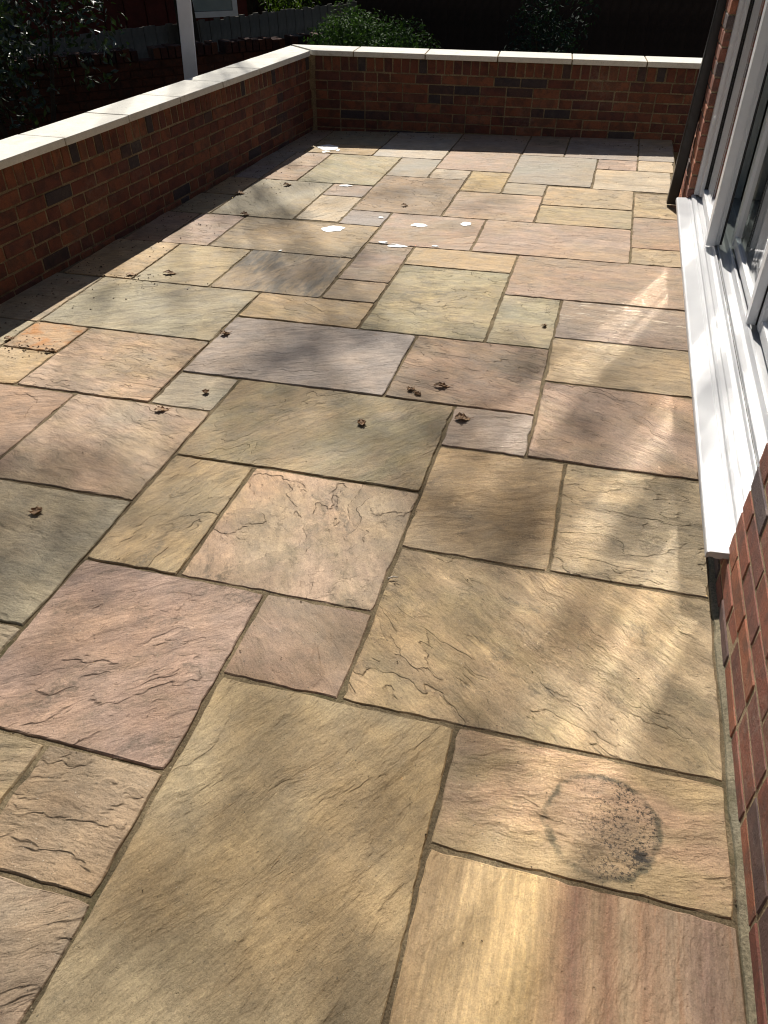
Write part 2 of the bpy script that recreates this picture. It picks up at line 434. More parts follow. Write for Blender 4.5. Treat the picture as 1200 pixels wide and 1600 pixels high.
def leaf_material(name, a, b, rough=.45, trans=.25):
    t = NT(name)
    at = t.n('Attribute', attribute_name='leaf_tint')
    col = t.mix(at.outputs['Fac'], a, b)
    m_ = t.out(col, rough, None, .5 if rough < .5 else .15)
    tr = t.n('BsdfTranslucent')
    t.set(tr.inputs['Color'], t.vmath('MULTIPLY', col, (1.3, 1.5, .6)))
    mx = t.n('MixShader'); mx.inputs[0].default_value = trans
    t.t.links.new(t.b.outputs[0], mx.inputs[1]); t.t.links.new(tr.outputs[0], mx.inputs[2])
    t.t.links.new(mx.outputs[0], t.t.nodes['Material Output'].inputs['Surface'])
    return m_

def glass_material():
    t = NT('window_glass')
    g = t.n('NewGeometry')
    dp = t.n('VectorMath', operation='DOT_PRODUCT')
    t.set(dp.inputs[0], g.outputs['Incoming']); t.set(dp.inputs[1], g.outputs['Normal'])
    c = t.math('ABSOLUTE', dp.outputs['Value'])
    s = t.math('POWER', t.math('SUBTRACT', 1, c, clamp=True), 5)
    r1 = t.math('MULTIPLY_ADD', s, .96, .04)
    rr = t.math('DIVIDE', t.math('MULTIPLY', r1, 4), t.math('MULTIPLY_ADD', r1, 3, 1))   # two panes, four faces
    rr = t.math('MULTIPLY', rr, 1.25, clamp=True)      # reflection raised to strengthen the light thrown on the paving
    rr = t.math('MULTIPLY', rr, t.math('SUBTRACT', 1, g.outputs['Backfacing']))
    gl = t.n('BsdfGlossy'); gl.inputs['Roughness'].default_value = .07
    oc = t.obj()
    wob = t.noise(t.scale(oc, (0, 1.0, .02)), 4.0, 2, .55)
    t.set(gl.inputs['Normal'], t.bump(wob, .0065, 1))
    tp = t.n('BsdfTransparent'); tp.inputs['Color'].default_value = (.82, .87, .85, 1)
    mx = t.n('MixShader')
    t.set(mx.inputs[0], rr)
    t.t.links.new(tp.outputs[0], mx.inputs[1]); t.t.links.new(gl.outputs[0], mx.inputs[2])
    t.t.links.new(mx.outputs[0], t.t.nodes['Material Output'].inputs['Surface'])
    t.t.nodes.remove(t.b)
    return t.m

def coping_material():
    t = NT('coping_stone')
    p = t.n('NewGeometry').outputs['Position']
    big = t.noise(p, 2.3, 5, .65); mid = t.noise(p, 13, 6, .75); fine = t.noise(p, 150, 3, .7)
    col = t.mix(t.ramp(big, .35, .65), (.62, .595, .53), (.70, .68, .62))
    col = t.vmath('MULTIPLY', col, t.ramp(mid, .28, .72, .82, 1.10, False))
    col = t.vmath('MULTIPLY', col, t.ramp(fine, .3, .7, .88, 1.10, False))
    st = t.math('MULTIPLY', t.ramp(big, .46, .66), t.ramp(mid, .44, .62))
    col = t.mix(t.math('MULTIPLY', st, .55), col, (.33, .31, .25))
    li = t.ramp(t.noise(p, 48, 3, .6), .66, .72)
    col = t.mix(t.math('MULTIPLY', li, .6), col, (.25, .24, .17))
    b = t.bump(fine, .0015, .7); b = t.bump(mid, .003, .5, b)
    return t.out(col, .85, b, .2)

STONE = {k: stone_material(k) for k in range(6)}
M = {
    'mortar': mortar_material('joint_mortar', (.14, .105, .062), (.22, .172, .105), (.055, .044, .028)),
    'fillet': mortar_material('cement_fillet', (.31, .265, .175), (.23, .205, .145), (.12, .105, .07)),
    'wall_mortar': mortar_material('wall_mortar', (.26, .20, .125), (.19, .145, .09), (.09, .07, .045)),
    'house_mortar': mortar_material('house_mortar', (.42, .33, .22), (.36, .28, .18), (.25, .19, .12)),
    'brick': brick_material('clay_brick', .84, 0, .22),
    'house_brick': brick_material('house_clay_brick', 1.6, .0, .34),
    'old_brick': brick_material('old_garden_brick', .5, .45),
    'coping': coping_material(),
    'upvc': simple('white_upvc', (.60, .605, .62), .34, .03, 6, 0, .45),
    'sill': simple('white_sill', (.45, .455, .47), .36, .05, 5, 0, .4, ((.36, .34, .30), .3)),  # same white plastic as the frame, colour lowered against the full sun
    'gasket': simple('black_gasket', (.012, .012, .013), .6),
    'pipe': simple('black_plastic', (.014, .014, .016), .35, .1, 20, 0, .4),
    'glass': glass_material(),
    'post': simple('painted_post', (.62, .62, .66), .5, .06, 8, .0004),
    'soil': simple('dark_soil', (.03, .026, .018), .95, .4, 3, .02, .1),
    'fence': simple('weathered_boards', (.16, .15, .13), .85, .3, 6, .002, .15),
    'fence_dark': simple('stained_boards', (.035, .024, .019), .85, .35, 5, .002, .12),
    'shed_red': simple('dark_red_boards', (.085, .022, .018), .8, .3, 4, .002, .15),
    'shed_blue': simple('slate_boards', (.03, .036, .055), .8, .3, 4, .002, .15),
    'pane': simple('pale_pane', (.22, .27, .29), .15, .15, 2, 0, .5),
    'bark': simple('tree_bark', (.05, .038, .028), .95, .35, 9, .02, .1),
    'dry_leaf': simple('dry_leaf', (.25, .155, .085), .7, .45, 60, .0008, .25),
    'crumb': simple('leaf_crumbs', (.10, .07, .045), .9, .5, 20, 0, .1),
    'pale_twig': simple('pale_twig', (.6, .55, .47), .7, .2, 60),
    'paint': simple('white_paint', (.86, .86, .84), .5, .05, 60, .0006, .4),
    'room': simple('room_wall', (.20, .19, .18), .9, .1, 2),
    'laurel': leaf_material('laurel_leaf', (.010, .020, .008), (.03, .05, .02), .38, .12),
    'bush': leaf_material('bush_leaf', (.022, .05, .014), (.055, .10, .03), .75, .2),
    'dark_bush': leaf_material('dark_leaf', (.008, .018, .013), (.018, .034, .024), .8, .1),
    'lit_leaf': leaf_material('lit_leaf', (.025, .045, .010), (.075, .11, .022), .5, .35),
    'tree_leaf': leaf_material('tree_leaf', (.03, .055, .016), (.07, .11, .03), .5, .22),
}

# ------------------------------------------------------------------ object helpers
def link(name, mesh, mat=None, parent=None, loc=None):
    o = bpy.data.objects.new(name, mesh)
    C.objects.link(o)
    if mat is not None and mesh is not None:
        mesh.materials.clear(); mesh.materials.append(mat)
    if parent is not None: o.parent = parent
    if loc is not None: o.location = loc
    return o

def thing(name, label, cat, loc=(0, 0, 0), rot=(0, 0, 0), group=None, mesh=None, mat=None):
    o = link(name, mesh, mat)
    o.location = loc; o.rotation_euler = rot
    o['label'] = label; o['category'] = cat
    if group: o['group'] = group
    return o

class MB:
    """collects simple solids into one mesh"""
    def __init__(self): self.v = []; self.f = []
    def box(self, x0, x1, y0, y1, z0, z1):
        b = len(self.v)
        self.v += [(x, y, z) for z in (z0, z1) for y in (y0, y1) for x in (x0, x1)]
        self.f += [tuple(b + i for i in q) for q in ((0, 2, 3, 1), (4, 5, 7, 6), (0, 1, 5, 4), (2, 6, 7, 3), (0, 4, 6, 2), (1, 3, 7, 5))]
        return self
    def prism(self, prof, y0, y1):
        """profile of (x, z) counter-clockwise seen from -y, extruded along y"""
        b = len(self.v); n = len(prof)
        self.v += [(x, y0, z) for x, z in prof] + [(x, y1, z) for x, z in prof]
        self.f += [(b + i, b + (i + 1) % n, b + n + (i + 1) % n, b + n + i) for i in range(n)]
        self.f += [tuple(b + i for i in range(n))[::-1], tuple(b + n + i for i in range(n))]
        return self
    def tube(self, pts, rad, seg=7):
        b = len(self.v); pts = [Vector(p) for p in pts]
        for i, p in enumerate(pts):
            d = (pts[min(i + 1, len(pts) - 1)] - pts[max(i - 1, 0)]).normalized()
            a = d.orthogonal().normalized(); c = d.cross(a)
            r = rad[i] if isinstance(rad, (list, tuple)) else rad
            for k in range(seg):
                w = 2 * math.pi * k / seg
                self.v.append(tuple(p + (a * math.cos(w) + c * math.sin(w)) * r))
        for i in range(len(pts) - 1):
            for k in range(seg):
                k2 = (k + 1) % seg
                self.f.append((b + i * seg + k, b + i * seg + k2, b + (i + 1) * seg + k2, b + (i + 1) * seg + k))
        self.f.append(tuple(b + k for k in range(seg))[::-1])
        e = b + (len(pts) - 1) * seg
        self.f.append(tuple(e + k for k in range(seg)))
        return self
    def mesh(self, name='m', bevel=0, seg=1, fix=True):
        me = bpy.data.meshes.new(name)
        me.from_pydata(self.v, [], self.f)
        if fix or bevel:
            bm = bmesh.new(); bm.from_mesh(me)
            bmesh.ops.recalc_face_normals(bm, faces=bm.faces)
            if bevel:
                bmesh.ops.bevel(bm, geom=[e for e in bm.edges if e.calc_face_angle(0) > .6], offset=bevel, segments=seg, affect='EDGES', profile=.6)
            bm.to_mesh(me); bm.free()
        return me
    def build(self, name, mat, parent=None, bevel=0, seg=1, loc=None):
        return link(name, self.mesh(name, bevel, seg), mat, parent, loc)

def leaves_mesh(name, centers, normals, sizes, tint):
    """folded leaf shapes, six corners and four triangles each"""
    n = len(centers)
    nrm = normals / np.linalg.norm(normals, axis=1, keepdims=True)
    a = np.cross(nrm, rng.normal(size=(n, 3))); a /= np.linalg.norm(a, axis=1, keepdims=True)
    b = np.cross(nrm, a)
    s = sizes[:, None]
    p0 = centers - a * s
    p1 = centers + b * s * .42 + nrm * s * .16 - a * s * .1
    p2 = centers + a * s - nrm * s * .12
    p3 = centers - b * s * .42 + nrm * s * .16 - a * s * .1
    v = np.stack([p0, p1, p2, p3], 1).reshape(-1, 3)
    me = bpy.data.meshes.new(name)
    idx = np.arange(n)[:, None] * 4
    f = np.concatenate([idx + [0, 2, 1], idx + [0, 3, 2]], 1).reshape(-1, 3)
    me.vertices.add(len(v)); me.vertices.foreach_set('co', v.astype(np.float32).ravel())
    me.loops.add(f.size); me.loops.foreach_set('vertex_index', f.astype(np.int32).ravel())
    me.polygons.add(len(f)); me.polygons.foreach_set('loop_start', np.arange(0, f.size, 3, dtype=np.int32))
    me.update(calc_edges=True)
    at = me.attributes.new('leaf_tint', 'FLOAT', 'POINT')
    at.data.foreach_set('value', np.repeat(tint, 4).astype(np.float32))
    return me

def crown(name, clusters, per, size, mat, parent=None, fill=1.0, flat=1.0):
    cs, ns, ss, ts = [], [], [], []
    for (cx, cy_, cz, r) in clusters:
        k = max(3, int(per * r * r))
        d = rng.normal(size=(k, 3)); d /= np.linalg.norm(d, axis=1, keepdims=True)
        rad = r * rng.uniform(0, 1, size=(k, 1)) ** (1 / 3 if fill == 1 else .22)
        p = d * rad * np.array([1, 1, flat]) + np.array([cx, cy_, cz])
        cs.append(p); ns.append(d + rng.normal(size=(k, 3)) * .6 + np.array([0, 0, .35]))
        ss.append(rng.uniform(.65, 1.3, k) * size)
        ts.append(np.clip(rng.normal(.4, .22, k) + rng.normal(0, .12), 0, 1))
    me = leaves_mesh(name, np.concatenate(cs), np.concatenate(ns), np.concatenate(ss), np.concatenate(ts))
    return link(name, me, mat, parent)

# ------------------------------------------------------------------ ground outside the raised terrace
g = MB(); N = 40
for i in range(N + 1):
    for j in range(N + 1):
        u, w = (i / N * 2 - 1), (j / N * 2 - 1)
        x = math.copysign(abs(u) ** 2.2, u) * 300; y = math.copysign(abs(w) ** 2.2, w) * 300
        g.v.append((x, y, -1.2 + .05 * math.sin(x * .9) * math.cos(y * .7)))
for i in range(N):
    for j in range(N):
        a = i * (N + 1) + j
        g.f.append((a, a + N + 1, a + N + 2, a + 1))
gr = g.build('ground', M['soil']); gr['kind'] = 'structure'

# ------------------------------------------------------------------ patio: mortar bed and riven sandstone slabs
patio = MB().box(-3.02, .483, -1.0, 7.56, -.25, -.0055).build('patio', M['mortar'])
patio['kind'] = 'structure'
TONES = {
 'olive': ((.305, .232, .130), (.370, .278, .160)), 'darkolive': ((.225, .190, .110), (.285, .225, .135)),
 'buff': ((.420, .310, .185), (.350, .265, .150)), 'buffpink': ((.430, .300, .205), (.360, .270, .165)),
 'buffolive': ((.370, .285, .175), (.300, .240, .140)), 'olivebuff': ((.345, .285, .170), (.290, .240, .145)),
 'brownpink': ((.330, .225, .160), (.275, .200, .135)), 'brownbuff': ((.350, .245, .150), (.280, .205, .125)),
 'purple': ((.325, .225, .180), (.350, .255, .190)), 'greybrown': ((.270, .215, .155), (.315, .235, .160)),
 'greygreen': ((.305, .265, .180), (.350, .290, .190)), 'greengrey': ((.300, .268, .205), (.320, .275, .200)),
 'greypink': ((.330, .255, .200), (.300, .240, .185)), 'pink': ((.385, .270, .200), (.345, .250, .175)),
 'palepink': ((.410, .300, .220), (.350, .270, .195)), 'pinkpurple': ((.345, .245, .195), (.375, .265, .200)),
 'brownpurple': ((.240, .180, .145), (.280, .205, .155)), 'bluegrey': ((.270, .228, .200), (.300, .250, .205)),
 'greybuff': ((.370, .315, .210), (.310, .275, .185)), 'orange': ((.430, .275, .150), (.370, .260, .160)),
 'palebuff': ((.450, .365, .250), (.400, .320, .210)), 'palegrey': ((.430, .380, .310), (.390, .335, .265)),
 'yellow': ((.440, .330, .160), (.380, .290, .160)),
}
def slab_mesh(w, h):
    """worn slab: uneven pinched outline, rounded arris, slightly dished top"""
    r = random.Random(int(w * 7919 + h * 104729) + random.randint(0, 9999))
    pts = []
    def edge(a, b, nrm):
        L = (Vector(b) - Vector(a)).length; k = max(4, int(L / .028))
        wob = [r.uniform(-1, 1) for _ in range(4)]
        for i in range(k):
            s = i / k
            off = .0022 * (wob[0] * math.sin(s * 5 + wob[1] * 3) + wob[2] * math.sin(s * 13 + wob[3] * 3)) + r.uniform(-.0014, .0014)
            if r.random() < .05: off -= r.uniform(.002, .005)
            if i == 0: off = -.004
            pts.append((a[0] + (b[0] - a[0]) * s + nrm[0] * off, a[1] + (b[1] - a[1]) * s + nrm[1] * off))
    x, y = w / 2, h / 2
    edge((-x, -y), (x, -y), (0, -1)); edge((x, -y), (x, y), (1, 0)); edge((x, y), (-x, y), (0, 1)); edge((-x, y), (-x, -y), (-1, 0))
    n = len(pts); v = []; f = []
    lv = [r.uniform(.002, .0055) for _ in range(n)]
    for (px, py) in pts: v.append((px, py, -.03))
    for i, (px, py) in enumerate(pts): v.append((px, py, -lv[i]))
    for i, (px, py) in enumerate(pts):
        d = Vector((px, py)); q = lv[i] * r.uniform(.5, .9)
        sx = px - math.copysign(min(q, abs(px)), px) * (1 if abs(px) > x - .02 else 0)
        sy = py - math.copysign(min(q, abs(py)), py) * (1 if abs(py) > y - .02 else 0)
        v.append((sx, sy, -r.uniform(0, .0012)))
    for k in range(2):
        for i in range(n):
            j = (i + 1) % n
            f.append((k * n + i, k * n + j, (k + 1) * n + j, (k + 1) * n + i))
    f.append(tuple(range(2 * n, 3 * n)))
    me = bpy.data.meshes.new('slab'); me.from_pydata(v, [], f)
    return me

slab_at = []
for i, (x0, x1, y0, y1, tone, ang, riv, mark) in enumerate(SLABS):
    cx, cy_ = (x0 + x1) / 2, (y0 + y1) / 2
    o = link('slab', slab_mesh(x1 - x0 + random.uniform(-.002, .003), y1 - y0 + random.uniform(-.002, .003)), STONE[mark], patio)
    o.location = (cx, cy_, random.uniform(-.0012, .0016))
    o.rotation_euler = (random.uniform(-.0022, .0022), random.uniform(-.0022, .0022), random.uniform(-.0016, .0016))
    a, b = TONES[tone]
    k = random.uniform(.95, 1.05)
    tan = (.365, .262, .160)
    a = [c * .88 + d * .12 for c, d in zip(a, tan)]; b = [c * .88 + d * .12 for c, d in zip(b, tan)]
    o['tone_a'] = [c * k for c in a]; o['tone_b'] = [c * k * random.uniform(.97, 1.03) for c in b]
    o['bedding'] = R(ang + random.uniform(-6, 6)); o['riven'] = riv
    o['flake'] = random.uniform(.7, 1.5); o['stretch'] = random.uniform(1.1, 3.2); o['grime'] = random.random() ** 1.5
    o['seed'] = [random.uniform(-40, 40), random.uniform(-40, 40), random.uniform(-5, 5)]
    slab_at.append((o, x0, x1, y0, y1))

def slab_under(x, y):
    for o, x0, x1, y0, y1 in slab_at:
        if x0 - .01 < x < x1 + .01 and y0 - .01 < y < y1 + .01: return o
    return patio

for px_, py_ in ((-.3, 1.4), (-1.2, 1.9), (-.75, 1.8), (-1.1, 1.3), (.25, 1.95), (-1.7, 3.4), (-.7, 3.6)):
    slab_under(px_, py_)['grime'] = 1.0      # the most weathered stones

def splash(x, y, rx, ry, spread=0):
    """dried paint: a low uneven blob"""
    o = slab_under(x, y); mb = MB()
    def blob(cx, cy_, a, b):
        n = 18; ph = random.uniform(0, 6)
        base = len(mb.v)
        for ring, (s, z) in enumerate(((1, .0008), (.86, .0024), (.5, .0030))):
            for k in range(n):
                w = 2 * math.pi * k / n
                q = 1 + .16 * math.sin(2 * w + ph) + .1 * math.sin(5 * w + ph * 2) + random.uniform(-.05, .05)
                mb.v.append((cx + a * s * q * math.cos(w), cy_ + b * s * q * math.sin(w), z))
        for ring in range(2):
            for k in range(n):
                k2 = (k + 1) % n
                mb.f.append((base + ring * n + k, base + ring * n + k2, base + (ring + 1) * n + k2, base + (ring + 1) * n + k))
        mb.f.append(tuple(base + 2 * n + k for k in range(n)))
    blob(0, 0, rx, ry)
    for _ in range(spread):
        blob(random.gauss(0, rx * .9), random.gauss(0, ry * .9), rx * random.uniform(.15, .5), ry * random.uniform(.15, .5))
    s = mb.build('paint_splash', M['paint'], o if o is not patio else patio)
    s.location = (x - o.location.x, y - o.location.y, .0012) if o is not patio else (x, y, .001)
    s['label'] = 'dried white paint spot on the slab'
for a in ((-1.622, 4.635, .075, .030, 0), (-1.11, 4.831, .045, .022, 0), (-.827, 4.923, .038, .020, 0), (-1.151, 4.425, .055, .014, 4),
          (-2.324, 6.64, .085, .055, 7), (-1.837, 5.58, .045, .014, 0), (-1.389, 4.925, .016, .010, 0), (-.93, 4.475, .02, .006, 0), (-1.80, 4.19, .012, .006, 0)):
    splash(a[0], a[1], a[2], a[3] * 1.75, a[4])

# cement fillet between the paving and the house wall
mb = MB(); K = 90
for i in range(K + 1):
    y = -.3 + i * 1.0 * (5.7 / K)
    e = .470 + random.uniform(-.004, .004)
    mb.v += [(e, y, -.012), (e + .004, y, .001 + random.uniform(-.001, .001)), (.497, y, .0085 + random.uniform(-.002, .002)), (.497, y, -.012)]
for i in range(K):
    for k in range(4):
        a = i * 4 + k; b = i * 4 + (k + 1) % 4
        mb.f.append((a, b, b + 4, a + 4))
mb.f += [(0, 1, 2, 3), (K * 4 + 3, K * 4 + 2, K * 4 + 1, K * 4)]
mb.build('cement_fillet', M['fillet'], patio)

# ------------------------------------------------------------------ bricks
def brick_mesh(lx, ly, lz, seed):
    r = random.Random(seed)
    mb = MB().box(0, lx, 0, ly, 0, lz)
    mb.v = [(x + r.uniform(-.002, .002), y + r.uniform(-.0015, .0015), z + r.uniform(-.0015, .0015)) for x, y, z in mb.v]
    return mb.mesh('brick', .003)
BR = {}
def brick(kind, mat):
    key = (kind, mat.name, random.randint(0, 4))
    if key not in BR:
        d = {'stretcher': (.215, .1, .065), 'header': (.1025, .1, .065), 'queen': (.16, .1, .065), 'rowlock': (.065, .215, .1025), 'bat': (.065, .1, .065)}[kind]
        me = brick_mesh(*d, hash(key[2]) + len(BR))
        me.materials.append(mat); BR[key] = me
    return BR[key]
def put_brick(kind, mat, parent, x, y, z):
    o = bpy.data.objects.new('brick', brick(kind, mat)); C.objects.link(o)
    o.parent = parent
    o.location = (x, y + random.uniform(-.0018, .0018), z + random.uniform(-.001, .001))
    o.rotation_euler = (random.uniform(-.005, .005), random.uniform(-.003, .003), random.uniform(-.004, .004))
    return o
def course(mat, parent, x0, x1, z, y=0, bond=.3, start=None):
    x = x0; first = True
    while x < x1 - .03:
        k = start if first and start else ('header' if random.random() < bond else 'stretcher')
        first = False
        L = {'stretcher': .215, 'header': .1025, 'queen': .16, 'bat': .065}[k]
        if x + L > x1 + .002:
            for k in ('queen', 'header', 'bat'):
                L = {'queen': .16, 'header': .1025, 'bat': .065}[k]
                if x + L <= x1 + .004: break
            else: break
        put_brick(k, mat, parent, x, y, z)
        x += L + .010

def course_back(mat, parent, x0, x1, z, start):
    x = x1; k = start
    while x > x0 + .06:
        L = {'stretcher': .215, 'header': .1025}[k]
        if x - L < x0 - .002:
            k = 'header'; L = .1025
            if x - L < x0 - .002: break
        x -= L
        put_brick(k, mat, parent, x, 0, z)
        x -= .010; k = 'stretcher'

def coping(parent, joints, over, thick, z, wall_w, mitre0=0, mitre1=0):
    for i, (a, b) in enumerate(zip(joints, joints[1:])):
        g_ = .005
        a += g_; b -= g_
        y0, y1 = -over, wall_w + over
        ma = mitre0 if i == 0 else 0; mb_ = mitre1 if i == len(joints) - 2 else 0
        v = []
        for zz, ins in ((z, .0), (z + thick, .0)):
            v += [(a - ma * y0 * 0, y0, zz), (b + mb_ * (y0), y0, zz), (b + mb_ * (y1), y1, zz), (a + ma * (y1 - y0), y1, zz)]
        q = MB(); q.v = v; q.f = [(0, 3, 2, 1), (4, 5, 6, 7), (0, 1, 5, 4), (1, 2, 6, 5), (2, 3, 7, 6), (3, 0, 4, 7)]
        o = q.build('coping_stone', M['coping'], parent, .005, 2)
        MB().box(b - .002, b + .012, y0 + .006, y1 - .006, z + .004, z + thick - .005).build('coping_joint', M['wall_mortar'], parent) if i < len(joints) - 2 else None
        o.location.z = random.uniform(-.001, .001); o.rotation_euler = (random.uniform(-.004, .004), 0, 0)

# left parapet
LA = Vector((-2.925 - .061 * 1.616, 1.5, 0)); LD = Vector((.061, 1, 0)).normalized()
left = thing('parapet_wall', 'long red brick parapet with pale coping stones running up the left side of the patio', 'wall', LA, (0, 0, math.atan2(LD.y, LD.x)))
LL = 5.78
MB().box(0, LL + .2, .004, .208, -1.25, .594).build('wall_core', M['wall_mortar'], left)
for k in range(7):
    course(M['brick'], left, 1.15 + random.uniform(0, .1), LL + .0, .410 - k * .075, 0, .35)
x = 1.15
while x < LL - .03:
    put_brick('rowlock', M['brick'], left, x, 0, .4865); x += .075 + random.uniform(-.001, .003)
jl = [0.15, .75, 1.35, 1.96, 2.53, 3.13, 3.73, 4.32, 4.93, 5.53, LL + .035]
jl = [-.5, .10, .70, 1.30, 1.89] + [v - 1.5 for v in (3.97, 4.55, 5.14, 5.73, 6.32, 6.88)] + [LL + .02]
jl = [-.5, .10, .70, 1.27, 1.76, 2.36, 2.96, 3.55, 4.13, 4.72, 5.26, LL - .04]
coping(left, jl, .045, .040, .598, .215, 0, .9)
# back parapet
BA = Vector((-2.64, 7.255, 0)); BD = Vector((3.143, .271, 0)).normalized()
back = thing('parapet_wall', 'short red brick parapet with pale coping across the far end of the patio', 'wall', BA, (0, R(1.05), math.atan2(BD.y, BD.x)))
BL = 3.95
MB().box(-.24, BL, .004, .208, -1.25, .594).build('wall_core', M['wall_mortar'], back)
for k in range(7):
    course(M['brick'], back, 0.004, BL, .410 - k * .075, 0, .3)
x = 0.01
while x < BL:
    put_brick('rowlock', M['brick'], back, x, 0, .4865); x += .075 + random.uniform(-.001, .003)
coping(back, [-.0, .36, .98, 1.59, 2.20, 2.80, 3.4, 4.0], .045, .040, .598, .215, -.9, 0)

# ------------------------------------------------------------------ house on the right
HX = .487; HE = 6.2
house = thing('brick_house', 'red brick house with a white sliding patio door, along the right of the patio', 'house', (HX, HE, 0), (-R(.5), 0, -math.pi / 2))
def hy(y): return HE - y             # world y -> distance along the wall
hm, hb = M['house_mortar'], M['house_brick']
O0, O1 = 1.84, 5.28
w = MB()
w.box(hy(O0) + .0025, hy(-1.6), .0025, .30, -.3, 3.03)
w.box(.006, hy(O1) - .008, .004, .30, -.3, 3.03)
w.box(hy(O1), hy(O0), .004, .30, -.3, .116)
w.build('wall_core', hm, house)
tb = NT('house_upper_brickwork')
bt = tb.n('TexBrick'); bt.inputs['Scale'].default_value = 1
mp = tb.n('Mapping'); mp.inputs['Rotation'].default_value = (R(90), 0, 0); tb.set(mp.inputs['Vector'], tb.obj())
tb.set(bt.inputs['Vector'], mp.outputs[0])
bt.inputs['Brick Width'].default_value = .225; bt.inputs['Row Height'].default_value = .075; bt.inputs['Mortar Size'].default_value = .008
bt.inputs['Color1'].default_value = (.23, .075, .045, 1); bt.inputs['Color2'].default_value = (.12, .05, .045, 1); bt.inputs['Mortar'].default_value = (.40, .31, .2, 1)
upper = tb.out(bt.outputs['Color'], .9, tb.bump(bt.outputs['Fac'], -.006, .8), .2)
MB().box(0, hy(-1.6), 0, .30, 3.032, 5.2).build('upper_wall', upper, house)
MB().box(-.3, hy(-1.6) + .3, .3, 6.5, 5.21, 5.35).box(-.3, hy(-1.6) + .3, -.35, .3, 5.21, 5.35).build('roof_eaves', M['fence_dark'], house)
for k in range(15):
    z = -.018 + k * .075
    course(hb, house, hy(O0) + (.0 if k % 2 else .0), hy(.15), z, 0, .05, 'stretcher' if k % 2 else 'header')
for k in range(40):
    z = -.018 + k * .075
    course_back(hb, house, 0, hy(O1), z, 'header' if k % 2 else 'stretcher')
for k in range(2):
    course(hb, house, hy(3.2), hy(O0) - .012, -.0195 + k * .075, 0, .1)
# room behind the glass
rm = MB()
rm.box(hy(6), hy(.5), 4.0, 4.1, -.1, 3.05).box(hy(6), hy(.5), .301, 4.0, -.1, .06).box(hy(6), hy(.5), .301, 4.0, 3.04, 3.1).box(hy(6.1), hy(6), .301, 4.0, -.1, 3.05).box(hy(.5), hy(.4), .301, 4.0, -.1, 3.05)
rm.build('room_interior', M['room'], house)

# sill, built in world axes under an Empty that is itself part of the house
def in_house(name):
    e = link(name, None, None, house)
    e.matrix_parent_inverse = Matrix.Identity(4)
    # local frame of the part = world frame
    hmw = Matrix.Translation((HX, HE, 0)) @ Matrix.Rotation(-math.pi / 2, 4, 'Z')
    e.matrix_parent_inverse = hmw.inverted()
    return e
prof = [(.428, .1165), (.434, .1165), (.438, .1215), (.448, .1215), (.452, .1175), (.470, .1175), (.474, .122), (.60, .122), (.60, .149), (.530, .149), (.500, .147), (.497, .1435), (.438, .1405), (.431, .138), (.428, .134)]
sill = MB().prism(prof, 1.812, 5.292).build('door_sill', M['sill'], None, .0012)
sill.parent = house; sill.matrix_parent_inverse = (Matrix.Translation((HX, HE, 0)) @ Matrix.Rotation(-math.pi / 2, 4, 'Z')).inverted()
door = in_house('sliding_door')
def dp(name, mb, mat='upvc', bevel=.0015):
    return mb.build(name, M[mat], door, bevel)
F0, F1 = O0 + .003, O1 - .003
# threshold with its tracks
dp('threshold', MB().prism([(.512, .1495), (.79, .1495), (.79, .178), (.735, .178), (.735, .172), (.664, .172), (.661, .198), (.650, .198), (.646, .166), (.632, .162), (.606, .162), (.6035, .187), (.598, .187), (.596, .172), (.588, .172), (.586, .187), (.5805, .187), (.577, .172), (.560, .165), (.542, .165), (.536, .171), (.520, .169), (.512, .163)], F0, F1), 'sill')
dp('track_strip', MB().box(.5885, .5935, F0 + .05, 4.2, .1725, .1755), 'gasket', 0)  # black strip lying in the groove between the track ridges
# outer frame
for y0, y1 in ((F1 - .062, F1), (F0, F0 + .062)):
    dp('frame_jamb', MB().box(.522, .545, y0 + (.012 if y0 > 3 else 0), y1, .179, 2.97).box(.545, .79, y0, y1, .1785, 2.97))
dp('frame_head', MB().box(.522, .79, F0, F1, 2.971, 3.028))
dp('jamb_gasket', MB().box(.552, .556, F1 - .070, F1 - .0625, .2, 2.94), 'gasket', 0)
def stile(x0, x1, y0, y1, near=True):
    """stepped plastic profile, seen from its near end"""
    mb = MB()
    w_ = x1 - x0
    mb.box(x0, x0 + w_ * .62, y0, y1, .188, 2.950)
    mb.box(x0 + w_ * .62, x0 + w_ * .80, y0 + .012, y1, .188, 2.950)
    mb.box(x0 + w_ * .80, x1, y0 + .024, y1, .188, 2.950)
    return mb
def pane(x, y0, y1, z0, z1):
    o = MB().box(x, x + .022, y0, y1, z0, z1).build('glass_pane', M['glass'], door)
    return o
# outer fixed panel
P1a, P1b = 4.272, F1 - .063
dp('stile', stile(.537, .606, P1a, P1a + .075))
dp('stile', MB().box(.548, .606, P1b - .055, P1b, .188, 2.950))
dp('rail', MB().box(.5605, .598, P1a + .076, P1b - .056, .188, .232)); dp('rail', MB().box(.548, .606, P1a + .076, P1b - .056, 2.895, 2.950))
pane(.577, P1a + .07, P1b - .05, .228, 2.900)
dp('gasket', MB().box(.566, .5765, P1b - .063, P1b - .0565, .233, 2.894), 'gasket', 0)
dp('interlock_strip', MB().box(.607, .618, P1a + .03, P1a + .06, .188, 2.950), 'gasket', 0)  # black strip filling the gap behind the outer stile
